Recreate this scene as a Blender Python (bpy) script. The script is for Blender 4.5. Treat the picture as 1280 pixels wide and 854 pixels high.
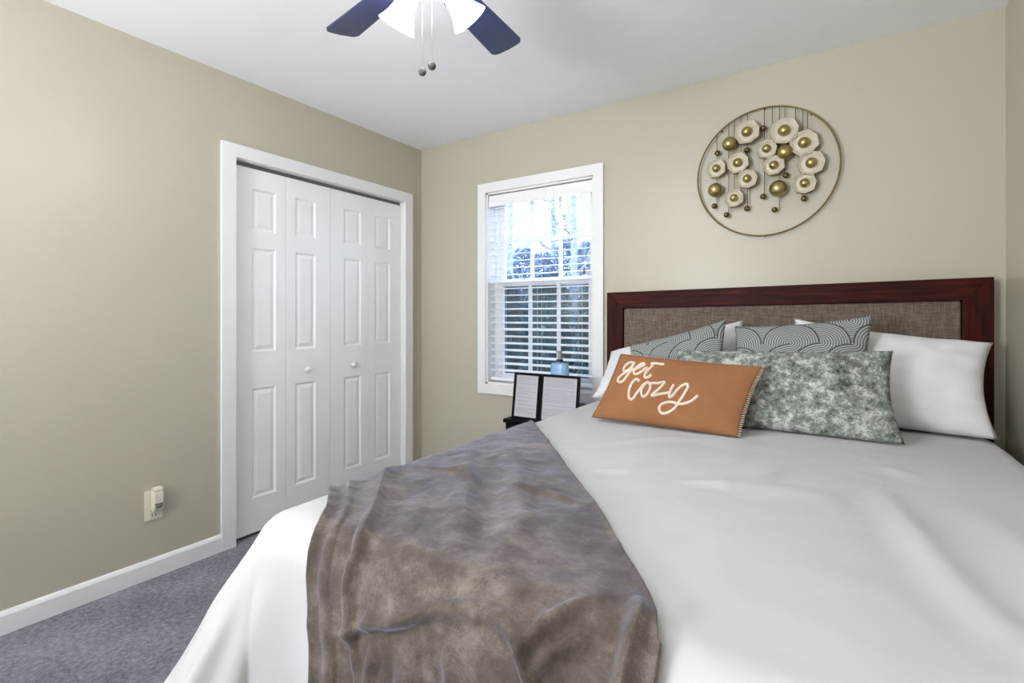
import bpy, bmesh, math, random
import numpy as np
from mathutils import Vector, Matrix, noise as mnoise

random.seed(7)
R = math.radians
PI = math.pi
scene = bpy.context.scene
for o in list(bpy.data.objects):
    bpy.data.objects.remove(o)
COL = scene.collection

# ------------------------------------------------------------------ camera
cam_d = bpy.data.cameras.new('camera')
cam = bpy.data.objects.new('camera', cam_d)
COL.objects.link(cam)
cam.location = (2.6303, -2.7847, 1.1909)
cam.rotation_euler = (PI / 2, 0, 0.57796)
cam_d.sensor_width = 36.0
cam_d.lens = 626.24 / 1280 * 36.0
cam_d.shift_y = -(427.0 - 395.8) / 1280
cam_d.clip_start = 0.02
scene.camera = cam

# ------------------------------------------------------------------ light
scene.view_settings.view_transform = 'Standard'
scene.view_settings.look = 'None'
scene.view_settings.exposure = 0.32
scene.view_settings.gamma = 1.0
scene.view_settings.use_curve_mapping = False
LAMP = 25.0          # brightness of the frosted lamp shades
SKY = 5.5
world = bpy.data.worlds.new('overcast_sky')
scene.world = world
world.use_nodes = True
wn = world.node_tree.nodes
wn['Background'].inputs['Color'].default_value = (0.58, 0.77, 1.0, 1)
wn['Background'].inputs['Strength'].default_value = SKY
pl = bpy.data.lights.new('window_daylight', 'AREA')
pl.shape = 'RECTANGLE'; pl.size = 0.80; pl.size_y = 1.30
pl.cycles.is_portal = True
plo = bpy.data.objects.new('window_daylight', pl)
COL.objects.link(plo)
plo.location = (1.0, 0.16, 1.38)
plo.rotation_euler = (-PI / 2, 0, 0)
# added soft fill light behind the camera, lifts the ceiling and walls
fill_d = bpy.data.lights.new('added_fill_light', 'AREA')
fill_d.shape = 'RECTANGLE'; fill_d.size = 0.8; fill_d.size_y = 1.1
fill_d.energy = 100.0
fill_d.color = (0.965, 0.98, 1.02)
fill_o = bpy.data.objects.new('added_fill_light', fill_d)
COL.objects.link(fill_o)
fill_o.location = (1.15, -4.48, 1.40)
fill_o.rotation_euler = (PI / 2 + R(55), 0, R(-24))

# ------------------------------------------------------------------ helpers
def lin(c):
    return tuple(((v / 255) / 12.92 if v / 255 <= 0.04045 else ((v / 255 + 0.055) / 1.055) ** 2.4) for v in c) + (1.0,)

class NT:
    """small wrapper for building node materials"""
    def __init__(self, name):
        self.m = bpy.data.materials.new(name)
        self.m.use_nodes = True
        self.t = self.m.node_tree
        self.b = self.t.nodes['Principled BSDF']
    def node(self, kind, **kw):
        n = self.t.nodes.new(kind)
        for k, v in kw.items():
            setattr(n, k, v)
        return n
    def link(self, a, b):
        self.t.links.new(a, b)
    def put(self, sock, v):
        if hasattr(v, 'is_output'):
            self.link(v, sock)
        else:
            sock.default_value = v
    def math(self, op, a, b=None, c=None):
        n = self.node('ShaderNodeMath', operation=op)
        self.put(n.inputs[0], a)
        if b is not None: self.put(n.inputs[1], b)
        if c is not None: self.put(n.inputs[2], c)
        return n.outputs[0]
    def coord(self, which='Object', scale=(1, 1, 1)):
        tc = self.node('ShaderNodeTexCoord')
        mp = self.node('ShaderNodeMapping')
        mp.inputs['Scale'].default_value = scale
        self.link(tc.outputs[which], mp.inputs['Vector'])
        return mp.outputs['Vector']
    def noise(self, vec, scale, detail=3, rough=0.5):
        n = self.node('ShaderNodeTexNoise')
        self.link(vec, n.inputs['Vector'])
        n.inputs['Scale'].default_value = scale
        n.inputs['Detail'].default_value = detail
        n.inputs['Roughness'].default_value = rough
        return n.outputs['Fac']
    def ramp(self, fac, stops, interp='LINEAR'):
        n = self.node('ShaderNodeValToRGB')
        cr = n.color_ramp
        cr.interpolation = interp
        while len(cr.elements) < len(stops):
            cr.elements.new(0.5)
        for e, (p, c) in zip(cr.elements, stops):
            e.position = p
            e.color = c
        self.link(fac, n.inputs['Fac'])
        return n.outputs['Color']
    def mix(self, fac, a, b):
        n = self.node('ShaderNodeMix', data_type='RGBA')
        self.put(n.inputs[0], fac)
        self.put(n.inputs[6], a)
        self.put(n.inputs[7], b)
        return n.outputs[2]
    def bump(self, height, strength=0.2, dist=0.01):
        n = self.node('ShaderNodeBump')
        n.inputs['Strength'].default_value = strength
        n.inputs['Distance'].default_value = dist
        self.link(height, n.inputs['Height'])
        self.link(n.outputs['Normal'], self.b.inputs['Normal'])
    def set(self, **kw):
        for k, v in kw.items():
            self.put(self.b.inputs[k.replace('_', ' ')], v)
        return self

def simple(name, col, rough=0.5, metal=0.0, spec=0.5, var=0.06, vscale=8.0, bump=0.0, bscale=60.0):
    n = NT(name)
    v = n.coord()
    f = n.noise(v, vscale, 3)
    c = lin(col)
    lo = tuple(x * (1 - var) for x in c[:3]) + (1,)
    hi = tuple(min(1, x * (1 + var)) for x in c[:3]) + (1,)
    n.set(Base_Color=n.ramp(f, [(0.3, lo), (0.7, hi)]), Roughness=rough, Metallic=metal)
    n.b.inputs['Specular IOR Level'].default_value = spec
    if bump:
        n.bump(n.noise(v, bscale, 4), bump, 0.004)
    return n.m

M = {}
M['wall'] = simple('beige_wall_paint', (188, 182, 164), 0.36, var=0.012, vscale=1.5, bump=0.03, bscale=160)
M['ceiling'] = simple('white_ceiling_paint', (247, 247, 249), 0.9, var=0.01, bump=0.05, bscale=200)
M['trim'] = simple('white_trim_paint', (237, 237, 238), 0.35, var=0.008)
M['door'] = simple('white_door_paint', (246, 246, 247), 0.40, var=0.008)
M['dark'] = simple('dark_gap', (20, 20, 22), 0.8)
M['knob'] = simple('painted_knob', (228, 228, 228), 0.3)
M['steel'] = simple('grey_metal', (125, 125, 125), 0.35, 1.0)
M['brass'] = simple('antique_brass', (178, 164, 112), 0.34, 1.0, var=0.18, vscale=40)
M['bronze'] = simple('dark_brass_wire', (120, 104, 68), 0.4, 1.0)
M['plate'] = simple('ivory_plastic', (226, 220, 202), 0.4, var=0.01)
M['plastic'] = simple('cream_plastic', (226, 219, 200), 0.32, var=0.01)
M['black'] = simple('black_lacquer', (8, 8, 13), 0.55, spec=0.12, var=0.1)
M['paper'] = simple('white_paper', (186, 188, 194), 0.6, var=0.02)
M['ink'] = simple('grey_print', (164, 166, 172), 0.7)
M['blind'] = simple('white_blind_slats', (244, 244, 246), 0.45, var=0.005)
M['vinyl'] = simple('white_window_vinyl', (238, 240, 244), 0.4, var=0.01)
M['cord'] = simple('white_cord', (225, 225, 225), 0.7)
M['walnut_knob'] = simple('brown_tassel', (150, 100, 80), 0.5)

def carpet():
    n = NT('grey_blue_carpet')
    v = n.coord()
    f1 = n.noise(v, 3.5, 4, 0.6); f2 = n.noise(v, 55, 4, 0.75); f3 = n.noise(v, 260, 2)
    s = n.math('ADD', n.math('MULTIPLY', f1, 0.35), n.math('MULTIPLY', f2, 0.65))
    n.set(Base_Color=n.ramp(s, [(0.36, lin((84, 82, 94))), (0.5, lin((126, 124, 136))), (0.64, lin((164, 162, 173)))]), Roughness=0.95)
    n.b.inputs['Specular IOR Level'].default_value = 0.1
    n.b.inputs['Sheen Weight'].default_value = 0.25
    n.bump(n.math('ADD', f3, f2), 0.6, 0.008)
    return n.m
M['carpet'] = carpet()

def wood(name, sc):
    n = NT(name)
    v = n.coord(scale=sc)
    f = n.noise(v, 4, 5, 0.6)
    n.set(Base_Color=n.ramp(f, [(0.3, lin((30, 10, 7))), (0.55, lin((58, 19, 12))), (0.75, lin((84, 31, 20)))]), Roughness=0.5)
    n.b.inputs['Specular IOR Level'].default_value = 0.1
    n.bump(f, 0.05, 0.003)
    return n.m
M['wood'] = wood('dark_mahogany', (1.2, 1.2, 14))
M['wood_v'] = wood('dark_mahogany_upright', (14, 1.2, 1.2))

def linen():
    n = NT('taupe_woven_upholstery')
    f1 = n.noise(n.coord(scale=(1, 1, 16)), 22, 4, 0.7)
    f2 = n.noise(n.coord(scale=(16, 1, 1)), 22, 4, 0.7)
    s = n.math('MULTIPLY', n.math('ADD', f1, f2), 0.5)
    n.set(Base_Color=n.ramp(s, [(0.35, lin((76, 65, 58))), (0.5, lin((111, 97, 87))), (0.66, lin((140, 127, 117)))]), Roughness=0.9)
    n.b.inputs['Specular IOR Level'].default_value = 0.15
    n.bump(s, 0.35, 0.004)
    return n.m
M['linen'] = linen()

def white_cloth(name, col, bs=0.12):
    n = NT(name)
    v = n.coord()
    f = n.noise(v, 7, 5, 0.55)
    n.set(Base_Color=lin(col), Roughness=0.85)
    n.b.inputs['Specular IOR Level'].default_value = 0.15
    n.b.inputs['Sheen Weight'].default_value = 0.1
    n.bump(n.math('ADD', n.math('MULTIPLY', f, 1.0), n.math('MULTIPLY', n.noise(v, 900, 1), 0.02)), bs, 0.02)
    return n.m
M['duvet'] = white_cloth('white_cotton_duvet', (196, 196, 197))
M['pillow_white'] = white_cloth('white_cotton_pillowcase', (226, 226, 228), 0.15)

def plush():
    n = NT('taupe_plush_throw')
    v = n.coord()
    big = n.noise(v, 5.5, 5, 0.62)
    mid = n.noise(n.coord(scale=(1.0, 1.5, 1.0)), 15, 7, 0.72)
    fine = n.noise(v, 420, 3, 0.7)
    s = n.math('ADD', n.math('MULTIPLY', big, 0.40), n.math('ADD', n.math('MULTIPLY', mid, 0.42), n.math('MULTIPLY', fine, 0.18)))
    n.set(Base_Color=n.ramp(s, [(0.38, lin((62, 53, 47))), (0.5, lin((92, 81, 73))), (0.62, lin((132, 121, 113)))]), Roughness=0.75)
    n.b.inputs['Specular IOR Level'].default_value = 0.25
    n.b.inputs['Sheen Weight'].default_value = 0.46
    n.b.inputs['Sheen Roughness'].default_value = 0.4
    n.b.inputs['Sheen Tint'].default_value = (0.62, 0.72, 1.0, 1)  # blue tint stands in for window light caught by the nap
    n.bump(n.math('ADD', n.math('MULTIPLY', mid, 0.9), n.math('MULTIPLY', fine, 0.15)), 0.3, 0.012)
    return n.m
M['throw'] = plush()

def camo():
    n = NT('grey_green_speckled_fabric')
    v = n.coord()
    # blocky flecks: quantise the coordinates before sampling
    sn = n.node('ShaderNodeVectorMath', operation='SNAP')
    n.link(v, sn.inputs[0]); sn.inputs[1].default_value = (0.004, 0.004, 0.004)
    f1 = n.noise(sn.outputs[0], 30, 5, 0.82)
    f2 = n.noise(v, 6, 2)
    s = n.math('ADD', n.math('MULTIPLY', f1, 0.82), n.math('MULTIPLY', f2, 0.18))
    n.set(Base_Color=n.ramp(s, [(0.38, lin((66, 70, 64))), (0.45, lin((112, 118, 112))), (0.52, lin((140, 146, 140))), (0.57, lin((182, 187, 181))), (0.66, lin((212, 215, 209)))]), Roughness=0.75)
    n.b.inputs['Specular IOR Level'].default_value = 0.2
    n.bump(f1, 0.15, 0.005)
    return n.m
M['camo'] = camo()

def arcs():
    """concentric quarter arcs in a Truchet layout"""
    n = NT('grey_arc_print_fabric')
    v = n.coord(scale=(9.5, 9.5, 9.5))
    sp = n.node('ShaderNodeSeparateXYZ'); n.link(v, sp.inputs[0])
    x, y = sp.outputs['X'], sp.outputs['Z']
    ix, iy = n.math('FLOOR', x), n.math('FLOOR', y)
    fx, fy = n.math('SUBTRACT', x, ix), n.math('SUBTRACT', y, iy)
    cb = n.node('ShaderNodeCombineXYZ'); n.link(ix, cb.inputs[0]); n.link(iy, cb.inputs[1])
    wnz = n.node('ShaderNodeTexWhiteNoise', noise_dimensions='2D'); n.link(cb.outputs[0], wnz.inputs['Vector'])
    flip = n.math('GREATER_THAN', wnz.outputs['Value'], 0.5)
    fx2 = n.math('ADD', n.math('MULTIPLY', flip, n.math('SUBTRACT', 1.0, fx)), n.math('MULTIPLY', n.math('SUBTRACT', 1.0, flip), fx))
    def dist(a, b):
        return n.math('SQRT', n.math('ADD', n.math('MULTIPLY', a, a), n.math('MULTIPLY', b, b)))
    d1 = dist(fx2, fy)
    d2 = dist(n.math('SUBTRACT', 1.0, fx2), n.math('SUBTRACT', 1.0, fy))
    inner = n.math('LESS_THAN', d1, 0.96)
    d = n.math('ADD', n.math('MULTIPLY', inner, d1), n.math('MULTIPLY', n.math('SUBTRACT', 1.0, inner), d2))
    w = n.math('SINE', n.math('MULTIPLY', d, 2 * PI * 11.5))
    edge = n.math('LESS_THAN', n.math('ABSOLUTE', n.math('SUBTRACT', d1, 0.96)), 0.022)
    base = n.ramp(n.math('ADD', n.math('MULTIPLY', w, 0.5), 0.5), [(0.35, lin((102, 108, 106))), (0.7, lin((166, 171, 166)))])
    n.set(Base_Color=n.mix(edge, base, lin((72, 78, 80))), Roughness=0.8)
    n.b.inputs['Specular IOR Level'].default_value = 0.2
    return n.m
M['arcs'] = arcs()

M['rust'] = simple('rust_orange_cotton', (150, 104, 72), 0.85, spec=0.15, var=0.07, vscale=14, bump=0.25, bscale=380)
M['thread'] = simple('cream_thread', (226, 210, 192), 0.85, spec=0.1, bump=0.4, bscale=300)
M['shell'] = simple('champagne_shell', (198, 189, 170), 0.4, var=0.08, vscale=30, bump=0.2, bscale=70)
M['blade'] = simple('blue_tinted_fan_blade', (40, 46, 84), 0.28, var=0.12, vscale=12)  # dark blade with the window's blue reflection mixed into its colour
M['fan_body'] = simple('white_fan_body', (225, 225, 226), 0.35)
M['chain'] = simple('dull_chain', (150, 149, 147), 0.6)
M['pendant'] = simple('grey_pull_ball', (88, 86, 84), 0.7, spec=0.2, var=0.5, vscale=160)
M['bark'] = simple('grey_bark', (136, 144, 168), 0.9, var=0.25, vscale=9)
M['leaf_far'] = simple('haze_tinted_leaves', (146, 162, 190), 0.7, var=0.35, vscale=2.5)  # distance haze is put into this pale leaf colour
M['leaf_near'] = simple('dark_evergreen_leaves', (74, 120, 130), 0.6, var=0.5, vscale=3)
M['lawn'] = simple('dull_winter_lawn', (92, 96, 84), 0.95, var=0.3, vscale=3)

def glass():
    n = NT('window_glass')
    t = n.t
    out = t.nodes['Material Output']
    tr = n.node('ShaderNodeBsdfTransparent'); gl = n.node('ShaderNodeBsdfGlossy')
    gl.inputs['Roughness'].default_value = 0.02
    mx = n.node('ShaderNodeMixShader'); mx.inputs[0].default_value = 0.05
    n.link(tr.outputs[0], mx.inputs[1]); n.link(gl.outputs[0], mx.inputs[2]); n.link(mx.outputs[0], out.inputs['Surface'])
    return n.m
M['glass'] = glass()

def screen():
    n = NT('insect_screen_mesh')
    out = n.t.nodes['Material Output']
    tr = n.node('ShaderNodeBsdfTransparent'); df = n.node('ShaderNodeBsdfDiffuse')
    df.inputs['Color'].default_value = lin((26, 42, 48))
    mx = n.node('ShaderNodeMixShader'); mx.inputs[0].default_value = 0.42
    n.link(tr.outputs[0], mx.inputs[1]); n.link(df.outputs[0], mx.inputs[2]); n.link(mx.outputs[0], out.inputs['Surface'])
    return n.m
M['screen'] = screen()

def lamp_glass(strength, name):
    n = NT(name)
    n.set(Base_Color=(0.9, 0.9, 0.9, 1), Roughness=0.3)
    n.b.inputs['Emission Color'].default_value = (0.965, 0.98, 1.02, 1)
    n.b.inputs['Emission Strength'].default_value = strength
    return n.m
M['lamp'] = lamp_glass(LAMP, 'frosted_lamp_glass')
M['bulb'] = lamp_glass(LAMP * 1.5, 'glowing_bulb')

def liquid():
    n = NT('pale_blue_bottle')
    n.set(Base_Color=lin((160, 205, 246)), Roughness=0.15)
    n.b.inputs['Transmission Weight'].default_value = 0.25
    return n.m
M['bottle'] = liquid()
M['pump'] = simple('grey_pump', (150, 150, 152), 0.35)
M['collar'] = simple('navy_collar', (24, 30, 66), 0.4)

# ---- mesh helpers
def obj(name, bm, mat, parent=None, smooth=False, loc=None):
    me = bpy.data.meshes.new(name)
    bmesh.ops.recalc_face_normals(bm, faces=bm.faces)
    bm.to_mesh(me); bm.free()
    if smooth:
        for p in me.polygons: p.use_smooth = True
    me.materials.append(M[mat] if isinstance(mat, str) else mat)
    o = bpy.data.objects.new(name, me)
    COL.objects.link(o)
    if parent is not None: o.parent = parent
    if loc is not None: o.location = loc
    return o

def tag(o, label=None, cat=None, group=None, kind=None):
    if label: o['label'] = label
    if cat: o['category'] = cat
    if group: o['group'] = group
    if kind: o['kind'] = kind
    return o

def empty(name, loc, label, cat, group=None, kind=None, rz=0):
    o = bpy.data.objects.new(name, None)
    COL.objects.link(o)
    o.location = loc
    o.rotation_euler = (0, 0, rz)
    o.empty_display_size = 0.1
    return tag(o, label, cat, group, kind)

def box(bm, x0, x1, y0, y1, z0, z1, bev=0.0):
    r = bmesh.ops.create_cube(bm, size=1.0)
    vs = r['verts']
    for v in vs:
        v.co = Vector(((x0 + x1) / 2 + v.co.x * (x1 - x0), (y0 + y1) / 2 + v.co.y * (y1 - y0), (z0 + z1) / 2 + v.co.z * (z1 - z0)))
    if bev:
        es = list({e for v in vs for e in v.link_edges})
        bmesh.ops.bevel(bm, geom=es, offset=bev, segments=2, affect='EDGES', profile=0.5)
    return bm

def NB(): return bmesh.new()

def tube(bm, pts, rad, seg=8, closed=False, caps=True):
    pts = [Vector(p) for p in pts]
    n = len(pts)
    rads = rad if isinstance(rad, (list, tuple)) else [rad] * n
    rings = []
    prev = None
    for i, p in enumerate(pts):
        if closed: t = (pts[(i + 1) % n] - pts[i - 1]).normalized()
        else: t = (pts[min(i + 1, n - 1)] - pts[max(i - 1, 0)]).normalized()
        if prev is None:
            a = Vector((0, 0, 1)) if abs(t.z) < 0.9 else Vector((1, 0, 0))
            u = t.cross(a).normalized()
        else:
            u = (prev - t * prev.dot(t)).normalized()
        prev = u
        w = t.cross(u)
        rings.append([bm.verts.new(p + (u * math.cos(2 * PI * k / seg) + w * math.sin(2 * PI * k / seg)) * rads[i]) for k in range(seg)])
    m = n if closed else n - 1
    for i in range(m):
        a, b = rings[i], rings[(i + 1) % n]
        for k in range(seg):
            bm.faces.new((a[k], a[(k + 1) % seg], b[(k + 1) % seg], b[k]))
    if caps and not closed:
        bm.faces.new(rings[0]); bm.faces.new(rings[-1])
    return bm

def lathe(bm, prof, seg=24, mat=None, caps=True):
    """prof: list of (radius, z); mat: Matrix placing it"""
    mat = mat or Matrix.Identity(4)
    rings = []
    for r, z in prof:
        rings.append([bm.verts.new(mat @ Vector((r * math.cos(2 * PI * k / seg), r * math.sin(2 * PI * k / seg), z))) for k in range(seg)])
    for a, b in zip(rings, rings[1:]):
        for k in range(seg):
            bm.faces.new((a[k], a[(k + 1) % seg], b[(k + 1) % seg], b[k]))
    if caps:
        if prof[0][0] > 1e-5: bm.faces.new(rings[0])
        if prof[-1][0] > 1e-5: bm.faces.new(rings[-1])
    bmesh.ops.remove_doubles(bm, verts=bm.verts, dist=1e-6)
    return bm

def sphere(bm, c, r, u=14, v=9, sz=1.0):
    bmesh.ops.create_uvsphere(bm, u_segments=u, v_segments=v, radius=r, matrix=Matrix.Translation(c) @ Matrix.Diagonal((1, 1, sz, 1)))
    return bm

def smooth_angle(o, ang=40):
    me = o.data
    for p in me.polygons: p.use_smooth = True
    try: me.set_sharp_from_angle(angle=R(ang))
    except Exception: pass

def prism(bm, poly, d0, d1, axis='y'):
    """extrude a polygon given in (a, b) along axis"""
    def P(a, b, d):
        return Vector((a, d, b)) if axis == 'y' else (Vector((d, a, b)) if axis == 'x' else Vector((a, b, d)))
    A = [bm.verts.new(P(a, b, d0)) for a, b in poly]
    B = [bm.verts.new(P(a, b, d1)) for a, b in poly]
    n = len(poly)
    bm.faces.new(A); bm.faces.new(B[::-1])
    for i in range(n):
        bm.faces.new((A[i], A[(i + 1) % n], B[(i + 1) % n], B[i]))
    return bm

def frame_rect(bm, a0, a1, b0, b1, w, d0, d1, axis='y', wt=None, wb=None):
    """mitred rectangular frame, outer a0..a1 x b0..b1"""
    wt = w if wt is None else wt; wb = w if wb is None else wb
    prism(bm, [(a0, b0), (a0 + w, b0 + wb), (a0 + w, b1 - wt), (a0, b1)], d0, d1, axis)
    prism(bm, [(a1, b0), (a1, b1), (a1 - w, b1 - wt), (a1 - w, b0 + wb)], d0, d1, axis)
    prism(bm, [(a0, b1), (a0 + w, b1 - wt), (a1 - w, b1 - wt), (a1, b1)], d0, d1, axis)
    prism(bm, [(a0, b0), (a1, b0), (a1 - w, b0 + wb), (a0 + w, b0 + wb)], d0, d1, axis)
    return bm

# ------------------------------------------------------------------ room shell
W, YB, H = 3.195, -4.60, 2.44  # unseen rear wall set deeper so the added fill light stands farther off
CY0, CY1, CZ = -1.392, -0.180, 2.018      # closet opening
WX0, WX1, WZ0, WZ1 = 0.605, 1.402, 0.73, 2.035   # window opening
bm = box(NB(), -0.8, W + 0.12, YB - 0.12, 0.14, -0.1, 0.0)
tag(obj('floor', bm, 'carpet'), 'grey blue carpeted floor', 'floor', kind='structure')
bm = box(NB(), -0.8, W + 0.12, YB - 0.12, 0.14, H, H + 0.1)
tag(obj('ceiling', bm, 'ceiling'), 'plain white ceiling', 'ceiling', kind='structure')
bm = NB()
box(bm, -0.12, 0, YB, CY0, 0, H); box(bm, -0.12, 0, CY1, 0.0, 0, H); box(bm, -0.12, 0, CY0, CY1, CZ, H)
tag(obj('wall_left', bm, 'wall'), 'beige wall with the closet opening', 'wall', kind='structure')
bm = NB()
box(bm, -0.12, WX0, 0, 0.14, 0, H); box(bm, WX1, W + 0.12, 0, 0.14, 0, H)
box(bm, WX0, WX1, 0, 0.14, 0, WZ0); box(bm, WX0, WX1, 0, 0.14, WZ1, H)
tag(obj('wall_back', bm, 'wall'), 'beige wall with the window behind the bed', 'wall', kind='structure')
tag(obj('wall_right', box(NB(), W, W + 0.12, YB, 0.0, 0, H), 'wall'), 'beige wall beside the bed', 'wall', kind='structure')
bm = NB()
box(bm, -0.12, 0.55, YB - 0.12, YB, 0, H); box(bm, 1.45, W + 0.12, YB - 0.12, YB, 0, H); box(bm, 0.55, 1.45, YB - 0.12, YB, 2.05, H)  # doorway is invented to go with the added fill light
box(bm, 0.3, 1.7, YB - 0.9, YB - 0.85, 0, H)
tag(obj('wall_front', bm, 'wall'), 'unseen beige wall with a made-up doorway', 'wall', kind='structure')
bm = NB()
box(bm, -0.75, -0.70, CY0 - 0.3, CY1 + 0.17, 0, H); box(bm, -0.75, -0.12, CY0 - 0.3, CY0 - 0.25, 0, H); box(bm, -0.75, -0.12, CY1 + 0.12, CY1 + 0.17, 0, H)
tag(obj('wall_closet', bm, 'dark'), 'dark inside of the closet', 'wall', kind='structure')  # near-black colour stands in for shade inside the closed closet

def base_profile(bm, pts_along, axis, flip=1):
    pass
bm = NB()
prof = [(0, 0), (0.016, 0), (0.016, 0.070), (0.011, 0.080), (0.006, 0.086), (0, 0.086)]
def baseboard_x(y0, y1):          # on the left wall
    prism(bm, prof, y0, y1, 'y')
baseboard_x(YB, CY0 - 0.07); baseboard_x(CY1 + 0.07, 0)
tag(obj('baseboard_left', bm, 'trim'), 'white baseboard under the beige closet wall', 'baseboard', kind='structure')
bm = NB()
prism(bm, [(-a, b) for a, b in prof], 0.016, 3.179, 'x')
tag(obj('baseboard_back', bm, 'trim'), 'white baseboard under the window wall', 'baseboard', kind='structure')
bm = NB()
prism(bm, [(W - a, b) for a, b in prof], YB, -0.016, 'y')
tag(obj('baseboard_right', bm, 'trim'), 'white baseboard beside the bed', 'baseboard', kind='structure')

# closet casing, jamb and track
bm = NB()
y0, y1, zt, w = CY0 - 0.070, CY1 + 0.072, CZ + 0.068, 0.070
def cas(poly): prism(bm, poly, 0.0, 0.018, 'x')
cas([(y0, 0), (CY0, 0), (CY0, CZ), (y0, zt)])
cas([(y1, 0), (y1, zt), (CY1, CZ), (CY1, 0)])
cas([(y0, zt), (CY0, CZ), (CY1, CZ), (y1, zt)])
box(bm, -0.12, 0.0, CY0, CY0 + 0.004, 0, CZ); box(bm, -0.12, 0.0, CY1 - 0.004, CY1, 0, CZ); box(bm, -0.12, 0.0, CY0, CY1, CZ - 0.004, CZ)
tag(obj('trim_1', bm, 'trim'), 'white casing around the closet doors', 'door casing', kind='structure')
bm = box(NB(), -0.058, -0.034, CY0 + 0.006, CY1 - 0.006, CZ - 0.022, CZ - 0.004)
tag(obj('trim_2', bm, 'steel'), 'grey track above the closet doors', 'door track', kind='structure')

def leaf(parent, ya, yb, knob, wide_first):
    """one bifold leaf with three raised panels; front face at x = -0.028"""
    bm = NB()
    z0, z1 = 0.018, CZ - 0.026
    xf, xb = -0.028, -0.060
    ys = [ya, ya + (0.102 if wide_first else 0.058), yb - (0.058 if wide_first else 0.102), yb]
    rows = [(0.205, 0.80), (1.00, 1.565), (1.66, 1.885)]
    zs = [z0]
    for a, b in rows: zs += [a, b]
    zs.append(z1)
    # front skin with panel openings
    def quad(a, b, c, d): bm.faces.new([bm.verts.new(p) for p in (a, b, c, d)])
    for i in range(3):
        for j in range(len(zs) - 1):
            if i == 1 and j % 2 == 1:
                A0, A1, B0, B1 = ys[1], ys[2], zs[j], zs[j + 1]
                loops = [(0, 0), (0.010, -0.007), (0.016, -0.007), (0.034, -0.002)]
                ring = []
                for ins, dx in loops:
                    ring.append([(xf + dx, A0 + ins, B0 + ins), (xf + dx, A1 - ins, B0 + ins), (xf + dx, A1 - ins, B1 - ins), (xf + dx, A0 + ins, B1 - ins)])
                for r0, r1 in zip(ring, ring[1:]):
                    for k in range(4):
                        quad(r0[k], r0[(k + 1) % 4], r1[(k + 1) % 4], r1[k])
                quad(*ring[-1])
            else:
                quad((xf, ys[i], zs[j]), (xf, ys[i + 1], zs[j]), (xf, ys[i + 1], zs[j + 1]), (xf, ys[i], zs[j + 1]))
    for (p, q) in (((ya, z0), (yb, z0)), ((yb, z0), (yb, z1)), ((yb, z1), (ya, z1)), ((ya, z1), (ya, z0))):
        quad((xf, *p), (xf, *q), (xb, *q), (xb, *p))
    quad((xb, ya, z0), (xb, ya, z1), (xb, yb, z1), (xb, yb, z0))
    bmesh.ops.remove_doubles(bm, verts=bm.verts, dist=1e-5)
    lf = obj('door_leaf', bm, 'door', parent)
    if knob:
        k = NB()
        lathe(k, [(0.0, 0.034), (0.008, 0.033), (0.0155, 0.028), (0.017, 0.021), (0.012, 0.013), (0.007, 0.008), (0.008, 0.0), (0.0, 0.0)], 16,
              Matrix.Translation((xf, knob, 0.876)) @ Matrix.Rotation(PI / 2, 4, 'Y'))
        obj('door_knob', k, 'knob', lf, True)
wl = (CY1 - CY0 - 0.012) / 4
e1 = empty('door_1', (0, 0, 0), 'white bifold closet door beside the outlet wall', 'door', kind='structure')
e2 = empty('door_2', (0, 0, 0), 'white bifold closet door next to the room corner', 'door', kind='structure')
for i in range(4):
    a = CY0 + 0.006 + i * wl
    gap = 0.0012
    kn = a + wl * 0.44 if i == 1 else (a + wl * 0.55 if i == 2 else None)
    leaf(e1 if i < 2 else e2, a + gap, a + wl - gap, kn, i % 2 == 0)

# ------------------------------------------------------------------ window
win = empty('window_1', (0, 0, 0), 'white double hung window with a grid of panes', 'window', kind='structure')
bm = NB()
frame_rect(bm, 0.542, 1.466, 0.667, 2.100, 0.064, -0.018, 0.0, 'y')
obj('casing', bm, 'trim', win)
bm = NB()
for (a, b, c, d) in ((WX0, WX0 + 0.012, WZ0, WZ1), (WX1 - 0.012, WX1, WZ0, WZ1), (WX0, WX1, WZ0, WZ0 + 0.014), (WX0, WX1, WZ1 - 0.012, WZ1)):
    box(bm, a, b, -0.002, 0.14, c, d)
obj('jamb', bm, 'trim', win)
SX0, SX1 = 0.640, 1.368
bm = NB()      # side tracks
box(bm, WX0 + 0.012, SX0, 0.085, 0.14, WZ0, WZ1); box(bm, SX1, WX1 - 0.012, 0.085, 0.14, WZ0, WZ1)
obj('side_track', bm, 'vinyl', win)
def sash(z0, z1, y0, y1, ncol, nrow, wr):
    bm = NB()
    frame_rect(bm, SX0, SX1, z0, z1, 0.042, y0, y1, 'y', wt=wr[1], wb=wr[0])
    s = obj('sash', bm, 'vinyl', win)
    bm = NB()
    xa, xb, za, zb = SX0 + 0.042, SX1 - 0.042, z0 + wr[0], z1 - wr[1]
    for i in range(1, ncol):
        x = xa + (xb - xa) * i / ncol; box(bm, x - 0.011, x + 0.011, y0 + 0.004, y1 - 0.004, za, zb)
    for j in range(1, nrow):
        z = za + (zb - za) * j / nrow; box(bm, xa, xb, y0 + 0.0045, y1 - 0.0045, z - 0.009, z + 0.009)
    obj('muntins', bm, 'vinyl', s)
    bm = box(NB(), xa, xb, (y0 + y1) / 2 - 0.002, (y0 + y1) / 2 + 0.002, za, zb)
    obj('glass_pane', bm, 'glass', s)
sash(1.40, WZ1 - 0.012, 0.113, 0.137, 3, 2, (0.036, 0.05))
sash(WZ0 + 0.014, 1.448, 0.087, 0.111, 3, 2, (0.055, 0.040))
bm = box(NB(), WX0 + 0.012, WX1 - 0.012, 0.079, 0.087, 1.418, 1.446, 0.002)
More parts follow.
